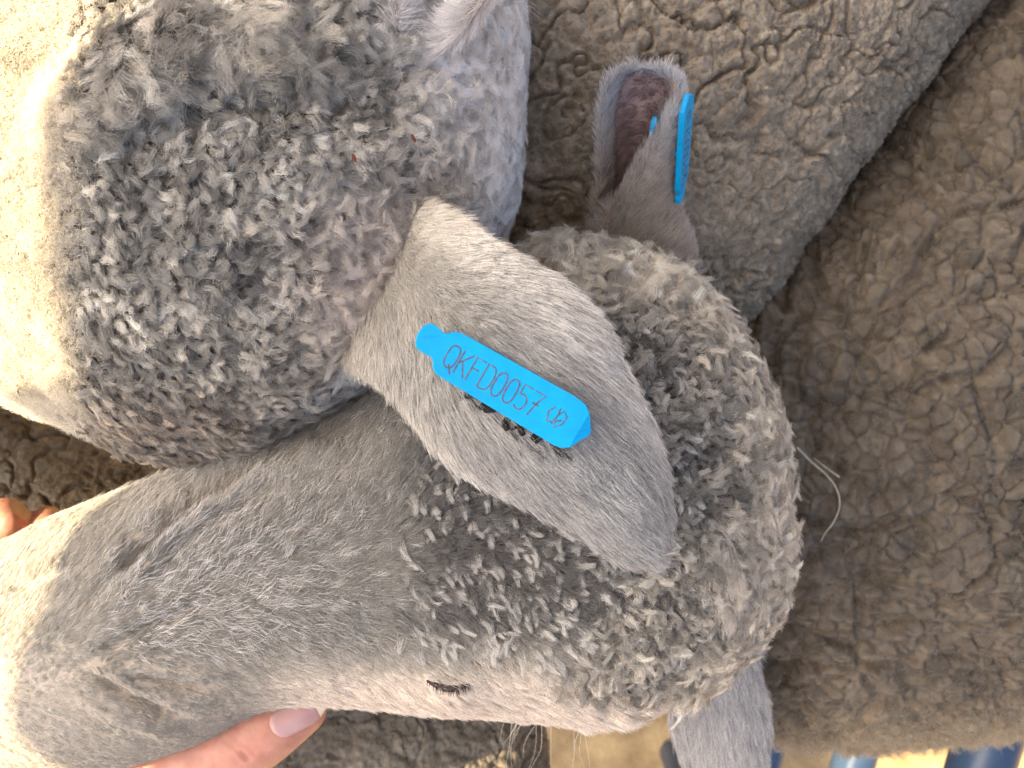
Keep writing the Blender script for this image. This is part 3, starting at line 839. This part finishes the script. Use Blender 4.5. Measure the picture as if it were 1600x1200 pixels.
# dark crust where the first tag rubs the ear
rng = np.random.default_rng(5)
def crust(path, r):
    parts = []
    for k in range(len(path)):
        x, y = path[k]
        for _ in range(5):
            a = x + rng.normal(0, 5); b = y + rng.normal(0, 4)
            dd = hit(bvE, a, b, 0.26)
            c = P(a, b, dd - 0.0016)
            q = P(a + rng.normal(0, 6), b + rng.normal(0, 4), dd - 0.0014)
            parts.append(tube([c, (c + q) / 2, q], [r * (0.5 + rng.random())] * 3, 7, 2, 0.6))
    return join(*parts)
V, F = crust([(735, 617), (765, 637), (792, 654), (816, 671), (838, 682)], 0.0006)
me = mesh_of('crust', V, F); me.shade_smooth(); obj('crust', me, M['crust'], ear_o)
def f_matted(px, py, V, rng):
    n = len(px)
    dd, t = pline(px, py, [(715, 600), (740, 622), (770, 642), (800, 662), (822, 684), (848, 690), (868, 690)])
    d2, _ = pline(px, py, [(748, 728), (758, 742)])
    pat = fbm(V / 0.0025, 201, 2)
    c = lerp(rgb((0.020, 0.015, 0.011), n), rgb((0.10, 0.075, 0.05), n), rng.random(n) ** 2)
    return ss(15, 4, dd + 9 * pat) + 0.5 * ss(9, 3, d2 + 8 * pat), np.full(n, 0.0040), np.full(n, 0.26), -42 + 0 * px, c
# ------------------------------------------------------------------ eye of the held sheep
pts = []; ptl = []
for t in np.linspace(0, 1, 15):
    x = 668 + 66 * t; y = 1064 + 10 * math.sin(t * math.pi) + 4 * t
    pts.append(P(x, y, hit(bv1, x, y, 0.34) - 0.0004))
V, F = tube(pts, [0.0004 + 0.0008 * math.sin(math.pi * k / 14) for k in range(15)], 8, 2)
me = mesh_of('eye', V, F); me.shade_smooth(); eye = obj('eye', me, M['lash'], s1)
eye['label'] = 'closed eye, a dark curved slit with lashes'
parts = []
for k in range(26):
    t = rng.random(); x = 668 + 66 * t; y = 1064 + 10 * math.sin(t * math.pi) + 4 * t
    a = P(x, y, hit(bv1, x, y, 0.34) - 0.0008); b = P(x + 4 * (t - 0.3), y + 9 + 6 * rng.random(), hit(bv1, x, y, 0.34) - 0.0022)
    parts.append(tube([a, (a + b) / 2 + np.array([0, 0, 0.0004]), b], [0.00016, 0.00012, 0.00005], 5, 2))
V, F = join(*parts); obj('eyelash', mesh_of('eyelash', V, F), M['lash'], eye)

# ------------------------------------------------------------------ hand
hand_e = thing('person', 'bare hand gripping the sheep muzzle, thumb with a pale nail along the jaw', 'person', (-0.2, -0.2, 0.75))
dT = 0.343
thumb = tube([P(20, 1370, 0.40), P(150, 1285, 0.375), P(270, 1210, 0.356), P(350, 1172, 0.350), P(420, 1135, dT), P(470, 1108, dT)], [0.024, 0.021, 0.0165, 0.0150, 0.0125, 0.0095], 20, 5)
web = tube([P(-150, 1300, 0.42), P(60, 1290, 0.40), P(200, 1240, 0.375), P(300, 1205, 0.362)], [0.030, 0.027, 0.020, 0.013], 18, 5)
palm = loft([(-420, 1250, -260, 1520, 0.43, 0.02, 0.02), (-260, 1080, -60, 1440, 0.425, 0.022, 0.022), (-150, 960, 40, 1330, 0.425, 0.018, 0.018), (-110, 900, 80, 1230, 0.425, 0.014, 0.016), (-80, 860, 100, 1120, 0.425, 0.010, 0.012)], 24, 4)
arm = tube([P(-230, 1300, 0.43), P(-420, 1480, 0.47), P(-700, 1750, 0.52), P(-1050, 2050, 0.57)], [0.030, 0.027, 0.032, 0.038], 20, 6, 0.85)
fing = []
for (tx, ty, kx, ky, bx, by, r) in ((10, 814, -12, 880, -14, 1000, 0.0074), (76, 822, 62, 880, 50, 1000, 0.0062), (-62, 826, -80, 900, -80, 1020, 0.0076), (-128, 850, -140, 920, -130, 1040, 0.0070)):
    fing.append(tube([P(bx, by, 0.425), P(kx, ky - 35, 0.420), P(tx - 2, ty - 8, 0.395), P(tx, ty, 0.372), P(tx + 2, ty + 6, 0.362)], [r * 1.15, r * 1.08, r, r * 0.95, r * 0.8], 14, 5))
V, F = join(thumb, web, palm, arm, *fing)
meH = skin('hand', V, F, 0.0018, 4, lambda x, y, d: d < 0.45, post=2)
V, N = get(meH); px, py, d = proj(V)
h = np.zeros(len(V))
for pts, wd, dep in (([(352, 1160), (372, 1172), (388, 1188)], 5, -0.0011), ([(362, 1150), (380, 1165), (396, 1178)], 4, -0.0006), ([(345, 1168), (360, 1182), (378, 1196)], 4, -0.0006), ([(310, 1180), (330, 1192), (350, 1210)], 6, -0.0006)):
    dd, t = pline(px, py, pts); h += dep * np.exp(-(dd / wd) ** 2)
h += 0.00025 * fbm(V / 0.003, 91, 2)
V = V + N * h[:, None]; setv(meH, V)
hand = obj('hand', meH, M['human'], hand_e)
bvH = bvh_of(meH)
# thumb nail: a curved plate seated on the thumb's skin
na = np.array([424.0, 1139.0]); nb = np.array([505.0, 1098.0])
axn = (nb - na) / np.linalg.norm(nb - na); pn = np.array([-axn[1], axn[0]])
def nail(u0, u1, mat, name, parent, raise_):
    V = []; F = []; nu_, nv_ = 12, 11
    L = np.linalg.norm(nb - na)
    for a in range(nu_):
        u = u0 + (u1 - u0) * a / (nu_ - 1)
        wd = 23 * (1 - 0.9 * max(0, (0.22 - u) / 0.22) ** 2) ** 0.5 * (1 - 0.55 * max(0, (u - 0.72) / 0.28) ** 1.5)
        for b in range(nv_):
            v = (b / (nv_ - 1) * 2 - 1)
            q = na + axn * L * u + pn * (v * wd)
            c = na + axn * L * min(u, 0.80) + pn * (v * wd)
            dd = hit(bvH, c[0], c[1], dT - 0.004)
            V.append(P(q[0], q[1], dd - raise_ * (1.4 - v * v)))
    for a in range(nu_ - 1):
        for b in range(nv_ - 1):
            i = a * nv_ + b; F.append((i, i + 1, i + nv_ + 1, i + nv_))
    me = mesh_of(name, np.array(V), F); me.shade_smooth()
    o = obj(name, me, mat, parent)
    sm = o.modifiers.new('s', 'SOLIDIFY'); sm.thickness = 0.0006; sm.offset = -1
    return o
nl = nail(0, 0.86, M['nail'], 'thumbnail', hand, 0.0006)
nail(0.85, 1.0, M['nail_tip'], 'nail_edge', nl, 0.0007)

# ------------------------------------------------------------------ fur and wool
def face_flow(px, py):
    cy = np.interp(px, [0, 80, 215, 360, 600, 800, 1100], [1075, 1060, 985, 935, 880, 850, 800])
    s = (cy - py) / 200.0
    return 12 + 48 * np.tanh(s * 1.6)

def head_edge(py):
    return np.interp(py, [380, 430, 520, 600, 720, 900, 1000, 1080, 1130], [1040, 1080, 1145, 1188, 1212, 1212, 1188, 1120, 1000])

def f_face(px, py, V, rng):
    d = H - V[:, 2]; n = len(px)
    on = ss(0.405, 0.395, d) * ss(14, -4, px - head_edge(py))
    cap = ss(960, 1080, px + 0.30 * np.abs(py - 780))
    dens = on * (1 - 0.8 * cap) * (1 + 0.45 * ss(460, 250, px))
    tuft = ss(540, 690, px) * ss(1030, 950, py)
    L = 0.0050 - 0.0021 * ss(580, 280, px) - 0.0010 * ss(1000, 1060, py)
    lift = 0.26 + 0.30 * tuft
    c = lerp(rgb((0.45, 0.42, 0.35), n), rgb((0.16, 0.15, 0.135), n), tuft)  # darker hair under the tufts, painted shade as well as dirt
    mid = ss(160, 60, np.abs(py - np.interp(px, [0, 300, 640], [1010, 930, 850]))) * ss(120, 220, px)
    c = lerp(c, rgb((0.24, 0.23, 0.195), n), 0.85 * mid * (1 - tuft))
    cheek = ss(1000, 1075, py) * ss(360, 480, px)
    c = lerp(c, rgb((0.80, 0.71, 0.60), n), cheek)  # pale cheek hair, with bounce light from the ground painted in
    spk = rng.random(n); c = c * np.where(spk < 0.12, 0.6, np.where(spk > 0.86, 1.25, 1))[:, None]
    return dens, L, lift, face_flow(px, py), c
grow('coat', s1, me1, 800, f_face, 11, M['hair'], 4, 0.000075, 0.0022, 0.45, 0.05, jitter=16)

def f_guard(px, py, V, rng):
    d = H - V[:, 2]; n = len(px)
    z = ss(100, 260, px) * ss(800, 660, px) * ss(1050, 980, py) * ss(640, 760, py + 0.25 * (px - 300))
    return ss(0.36, 0.35, d) * z, np.full(n, 0.0050), np.full(n, 0.28), face_flow(px, py), rgb((0.64, 0.61, 0.56), n)
grow('guard_hair', s1, me1, 110, f_guard, 16, M['hair'], 5, 0.00007, 0.0018, 0.72, 0.07, jitter=24)

def f_tuft(px, py, V, rng):
    d = H - V[:, 2]; n = len(px)
    on = ss(0.40, 0.39, d) * ss(1240, 1220, px)
    z = ss(600, 700, px) * ss(1050, 1000, py - 0.12 * (px - 800))
    pat = fbm(V / 0.0040, 141, 2)
    dens = on * z * ss(-0.10, 0.10, pat) * ss(1190, 1100, px)
    c = rgb((0.66, 0.63, 0.57), n)
    ang = -60 + 45 * fbm(V / 0.01, 145, 2)
    return dens, np.full(n, 0.0050), np.full(n, 0.55), ang, c
grow('wool_tuft', s1, me1, 900, f_tuft, 12, M['wool'], 6, 0.00007, 0.0026, 0.88, 0.05, curl=0.22, curl_turns=0.8, jitter=20, droop=0.5)

def f_cap(px, py, V, rng):
    d = H - V[:, 2]; n = len(px)
    on = ss(0.402, 0.390, d) * ss(14, -4, px - head_edge(py))
    cap = ss(930, 1060, px + 0.30 * np.abs(py - 780)) * ss(1110, 1040, py)
    upper = ss(560, 430, py) * ss(740, 800, px)
    dens = on * np.clip(cap + upper, 0, 1)
    edge = np.clip(ss(120, 10, head_edge(py) - px) + 0.7 * ss(560, 450, py), 0, 1)
    L = 0.0052 + 0.0022 * edge + 0.002 * upper
    ang = np.degrees(np.arctan2(-(py - 780), (px - 850)))
    pat = fbm(V / 0.0042, 151, 2)
    c = lerp(rgb((0.26, 0.245, 0.21), n), rgb((0.80, 0.74, 0.63), n), np.clip(0.38 + 0.7 * pat + 0.42 * edge + 0.25 * upper, 0, 1))
    return dens, L, 0.70 + 0 * L, ang, c
grow('wool', s1, me1, 950, f_cap, 13, M['wool'], 6, 0.000075, 0.0022, 0.90, 0.07, curl=0.28, curl_turns=1.2, jitter=45, minz=-0.3, cvar=0.8)

# pale brush of longer wool on the poll
def f_brush(px, py, V, rng):
    d = H - V[:, 2]; n = len(px)
    m_ = np.exp(-(((px - 1150) / 38) ** 2 + ((py - 885) / 75) ** 2) * 1.3) + 0.8 * np.exp(-(((px - 1205) / 30) ** 2 + ((py - 800) / 45) ** 2))
    return ss(0.40, 0.39, d) * ss(6, -10, px - head_edge(py)) * m_, np.full(n, 0.0075), np.full(n, 0.5), -72 + 30 * (px - 1150) / 60, rgb((0.66, 0.61, 0.53), n)
grow('wool_brush', s1, me1, 1000, f_brush, 14, M['wool'], 6, 0.00006, 0.006, 0.55, 0.06, jitter=14, droop=0.5)

def f_fuzz(px, py, V, rng):
    d = H - V[:, 2]; n = len(px)
    off = (1 - ss(0.42, 0.40, d) * ss(1262, 1240, px)) * ss(1130, 1180, px) * ss(0.56, 0.54, d)
    ed = ss(1080, 1150, py)
    lum = 0.85 + 0.3 * rng.random(n)
    c = lerp(rgb((0.225, 0.213, 0.18), n), rgb((0.46, 0.39, 0.28), n), 0.8 * ed) * lum[:, None]  # paler fuzz at the lower edge, sunlit fringe put into the colour
    return off * (0.6 + 0.8 * ed), 0.0015 + 0.003 * ed, np.full(n, 0.7), rng.random(n) * 360, c
grow('fleece_fuzz', s1, me1, 110, f_fuzz, 15, M['wool'], 4, 0.00006, 0.0028, 0.75, 0.14, curl=0.2, jitter=40)

def f_neck2(px, py, V, rng):
    d = H - V[:, 2]; n = len(px)
    on = ss(0.41, 0.39, d)
    poll = ss(600, 720, px - 0.45 * (py - 200)) 
    earb = np.exp(-(((px - 560) / 95) ** 2 + ((py - 450) / 150) ** 2))
    L = 0.0048 - 0.0004 * poll + 0.0018 * earb
    rl, rt = pline(px, py, [(120, 180), (200, 110), (300, 60), (400, 60), (470, 72)])
    lock = np.exp(-(rl / 50) ** 2)
    L = L + 0.004 * lock
    pat = fbm(V / 0.0040, 161, 3)
    dk = rgb((0.28, 0.265, 0.23), n); lt = rgb((0.80, 0.76, 0.67), n)
    c = lerp(dk, lt, np.clip(0.42 + 1.3 * pat, 0, 1))
    c = lerp(c, rgb((0.90, 0.875, 0.83), n) * (1 + 0.25 * pat)[:, None], poll)
    L = L + 0.0012 * poll
    c = lerp(c, rgb((0.74, 0.67, 0.60), n), np.clip(1.15 * earb, 0, 1))
    c = lerp(c, c * 0.6 + rgb((0.34, 0.31, 0.26), n), 0.8 * lock)
    throat = ss(560, 680, py) * ss(600, 400, px)
    c = lerp(c, rgb((0.46, 0.38, 0.29), n), 0.7 * throat)
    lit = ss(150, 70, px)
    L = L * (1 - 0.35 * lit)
    c = lerp(c, rgb((0.78, 0.72, 0.59), n), lit * 0.9)  # sunlight put into the colour: paler, yellower wool at the left
    ang = -20 + 30 * fbm(V / 0.02, 163, 2) + 10 * poll
    L = L + 0.0012 * poll
    return on * (1 - lit), L, 0.62 - 0.02 * poll + 0 * L, ang, c
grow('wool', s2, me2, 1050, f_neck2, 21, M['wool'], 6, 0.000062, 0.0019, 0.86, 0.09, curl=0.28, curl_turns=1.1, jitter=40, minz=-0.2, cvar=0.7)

def f_sunlit(px, py, V, rng):
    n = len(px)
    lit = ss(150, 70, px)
    c = rgb((0.80, 0.735, 0.60), n) * (1 + 0.15 * fbm(V / 0.005, 165, 2))[:, None]  # wool colour brightened to stand in for strong sun
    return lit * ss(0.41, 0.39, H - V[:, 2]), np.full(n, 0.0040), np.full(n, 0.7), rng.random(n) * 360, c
grow('wool', s2, me2, 1300, f_sunlit, 23, M['wool'], 6, 0.000065, 0.0014, 0.5, 0.16, curl=0.2, curl_turns=1.2, jitter=40, minz=-0.2)

# the loose pointed lock
def f_lock(px, py, V, rng):
    n = len(px)
    m_ = np.exp(-(((px - 395) / 34) ** 2 + ((py - 88) / 22) ** 2))
    return m_, 0.006 + 0.008 * rng.random(n), np.full(n, 0.45), 4 + 0.7 * (py - 84), rgb((0.60, 0.55, 0.45), n)
grow('wool_lock', s2, me2, 1300, f_lock, 22, M['wool'], 7, 0.00006, 0.005, 0.6, 0.10, jitter=14, droop=0.3)

def f_ear(px, py, V, rng):
    n = len(px)
    ax, t = pline(px, py, [(560, 450), (690, 540), (850, 680), (1010, 870)])
    e_u = ax / 120
    base = lerp(rgb((0.60, 0.56, 0.485), n), rgb((0.54, 0.53, 0.50), n), t)
    spk = rng.random(n)
    sp = fbm(V / 0.004, 171, 2)
    base = base * np.where((spk < 0.20 + 0.12 * sp) & (t > 0.2), 0.42, np.where(spk > 0.75, 1.2, 1.0))[:, None]
    sgn = np.sign((px - 560) * 0.72 - (py - 450) * 0.69)
    ang = -42 + 12 * np.clip(e_u, 0, 1.4) * sgn - 6 * t
    base = base * (1 + 0.40 * ss(0.75, 1.15, e_u))[:, None]
    fl = ss(0.22, 0.08, t)
    return np.ones(n), 0.0046 + 0.0016 * t + 0.002 * fl, 0.19 + 0 * fl, ang, base
grow('ear_hair', ear_o, earA, 1300, f_ear, 31, M['hair'], 4, 0.00007, 0.0016, 0.35, 0.04, jitter=9, minz=-0.1)

grow('matted_hair', ear_o, earA, 1500, f_matted, 36, M['hair'], 4, 0.000085, 0.0016, 0.7, 0.05, jitter=16, minz=-0.1)

def f_fluff(px, py, V, rng):
    n = len(px); d = H - V[:, 2]
    dd, t = pline(px, py, [(640, 330), (605, 360), (580, 430), (565, 490), (562, 540)])
    return ss(62, 20, dd) * ss(0.36, 0.34, d), np.full(n, 0.0085), np.full(n, 0.34), -38 + 30 * fbm(V / 0.008, 177, 2), rgb((0.72, 0.66, 0.59), n)
grow('ear_fluff', s2, me2, 900, f_fluff, 35, M['wool'], 6, 0.00006, 0.0035, 0.45, 0.08, jitter=22, droop=0.4)

def f_earB(px, py, V, rng):
    n = len(px); spk = rng.random(n)
    c = rgb((0.60, 0.575, 0.54), n) * np.where(spk < 0.25, 0.5, 1)[:, None]
    return np.ones(n), np.full(n, 0.006), np.full(n, 0.22), -80 + 0 * px, c
grow('ear_hair', earB_o, earB, 900, f_earB, 32, M['hair'], 4, 0.00008, 0.002, 0.4, 0.04, jitter=10, minz=-0.1)

nin_ = nin
def f_earC(px, py, V, rng):
    n = len(px)
    rim = np.interp(py, [100, 130, 180, 240, 300, 340, 385], [985, 954, 940, 940, 938, 926, 917])
    flap = np.interp(py, [100, 113, 130, 155, 185, 230, 290, 340, 385], [1016, 1030, 1052, 1058, 1042, 1012, 974, 946, 924])
    d = H - V[:, 2]
    inside = ss(8, 18, px - rim) * ss(-2, 8, flap - px) * ss(112, 126, py)
    c = rgb((0.66, 0.65, 0.64), n)
    spk = rng.random(n)
    c = lerp(c, rgb((0.56, 0.50, 0.43), n), ss(170, 320, py))
    c = c * np.where(spk < 0.15, 0.55, 1)[:, None]
    c = lerp(c, rgb((0.34, 0.26, 0.245), n), inside)
    ang = 72 + 0 * px
    ang = np.where(px - rim < 25, 115, ang)
    return 1.0 - 0.86 * inside, np.where(inside > 0.5, 0.003, 0.0045), np.where(inside > 0.5, 0.5, 0.28), ang, c
grow('ear_hair', earC_o, earC, 1000, f_earC, 33, M['hair'], 4, 0.00008, 0.0018, 0.35, 0.05, jitter=12, minz=-0.3)
def f_earD(px, py, V, rng):
    n = len(px)
    dd, t = pline(px, py, [(668, 70), (672, 40), (690, 0), (700, -60)])
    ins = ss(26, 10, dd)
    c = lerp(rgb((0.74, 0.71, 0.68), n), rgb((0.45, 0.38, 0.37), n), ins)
    return 1 - 0.6 * ins, np.full(n, 0.006), np.full(n, 0.45), np.where(px < 668, 40, 150) + 0 * px, c
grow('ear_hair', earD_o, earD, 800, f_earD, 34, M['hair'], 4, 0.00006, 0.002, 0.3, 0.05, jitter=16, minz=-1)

def f_back(base, seen):
    def f(px, py, V, rng):
        n = len(px)
        return seen(px, py) * ss(0.62, 0.58, H - V[:, 2]), np.full(n, 0.0014), np.full(n, 0.7), rng.random(n) * 360, rgb(base, n) * (0.75 + 0.4 * rng.random(n))[:, None]
    return f
grow('fleece_fuzz', s3, me3, 90, f_back((0.41, 0.345, 0.25), lambda x, y: ss(700, 740, x)), 41, M['wool'], 4, 0.00006, 0.0028, 0.7, 0.14, curl=0.2, jitter=40)
grow('fleece_fuzz', s4, me4, 80, f_back((0.36, 0.31, 0.225), lambda x, y: ss(900, 880, y) * ss(350, 330, x) + ss(1030, 1060, y)), 42, M['wool'], 4, 0.00006, 0.0028, 0.7, 0.14, curl=0.2, jitter=40)

# ------------------------------------------------------------------ small things
def stalk(name, label, cat, pts, r0, r1, bvh, up, mat, group=None):
    q = [P(x, y, hit(bvh, x, y, 0.4) - up) for x, y in pts]
    V, F = tube(q, np.linspace(r0, r1, len(q)), 8, 5, 0.7)
    me = mesh_of(name, V, F); me.shade_smooth()
    return me
st = thing('straw', 'pale curved straw lying on the fleece at the right', 'straw', tuple(P(1290, 760, 0.4)))
obj('stem', stalk('stem', '', '', [(1246, 700), (1268, 722), (1293, 744), (1308, 766), (1312, 790), (1303, 815), (1290, 832), (1283, 845)], 0.0005, 0.00025, bv1, 0.004, M['straw']), M['straw'], st)
obj('leaf', stalk('leaf', '', '', [(1272, 716), (1290, 730), (1311, 745)], 0.0002, 0.0004, bv1, 0.0045, M['straw']), M['straw'], st)
me = stalk('straw', '', '', [(26, 602), (30, 622), (34, 640)], 0.0004, 0.0002, bv2, 0.006, M['straw'])
tag(obj('straw', me, M['straw']), 'tiny straw stuck upright in the sunlit wool at the left edge', 'straw')
for (x, y, lab) in ((646, 217, 'red brown seed husk caught in the white wool below the far ear'), (553, 247, 'brown seed husk half sunk in grey neck wool')):
    dd = hit(bv2, x, y, 0.27) - 0.006
    c = P(x, y, dd)
    V, F = tube([c + np.array([-0.0004, 0.0010, 0]), c, c + np.array([0.0005, -0.0009, 0.0002])], [0.0003, 0.0006, 0.0002], 8, 3, 0.5)
    me = mesh_of('seed_husk', V, F); me.shade_smooth()
    tag(obj('seed_husk', me, M['seed']), lab, 'seed')

# long loose whiskers under the jaw and at the edge of the left sheep's poll
parts = []
rng = np.random.default_rng(77)
for k in range(15):
    x = 790 + 150 * rng.random(); y = 1118 + 22 * (x - 790) / 150
    d0 = 0.345; a = P(x, y, d0); e = P(x + rng.normal(-10 + 0.2 * (x - 850), 10), y + 35 + 60 * rng.random(), d0 + 0.015)
    m_ = (a + e) / 2 + np.array([rng.normal(0, 0.0012), 0, 0.002])
    parts.append(tube([a, m_, e], [0.00007, 0.00005, 0.00002], 5, 4))
V, F = join(*parts); me = mesh_of('whisker', V, F)
M['whisker'] = surf_mat('pale_whisker', (0.60, 0.54, 0.44), (0.72, 0.66, 0.55), 200, 0.5, 0.0, 500)
o = obj('whisker', me, M['whisker'], s1); o['kind'] = 'stuff'
parts = []
for x0, y0, x1, y1 in ((782, 4, 850, 34), (790, 8, 848, 24), (784, 30, 806, 37), (770, -6, 840, 10), (786, 2, 826, -30)):
    a = P(x0, y0, 0.30); e = P(x1, y1, 0.295); m_ = (a + e) / 2 + np.array([0, 0.0012, 0.002])
    parts.append(tube([a, m_, e], [0.00009, 0.00007, 0.00003], 5, 4))
V, F = join(*parts); me = mesh_of('whisker', V, F)
o = obj('whisker', me, M['whisker'], s2); o['kind'] = 'stuff'
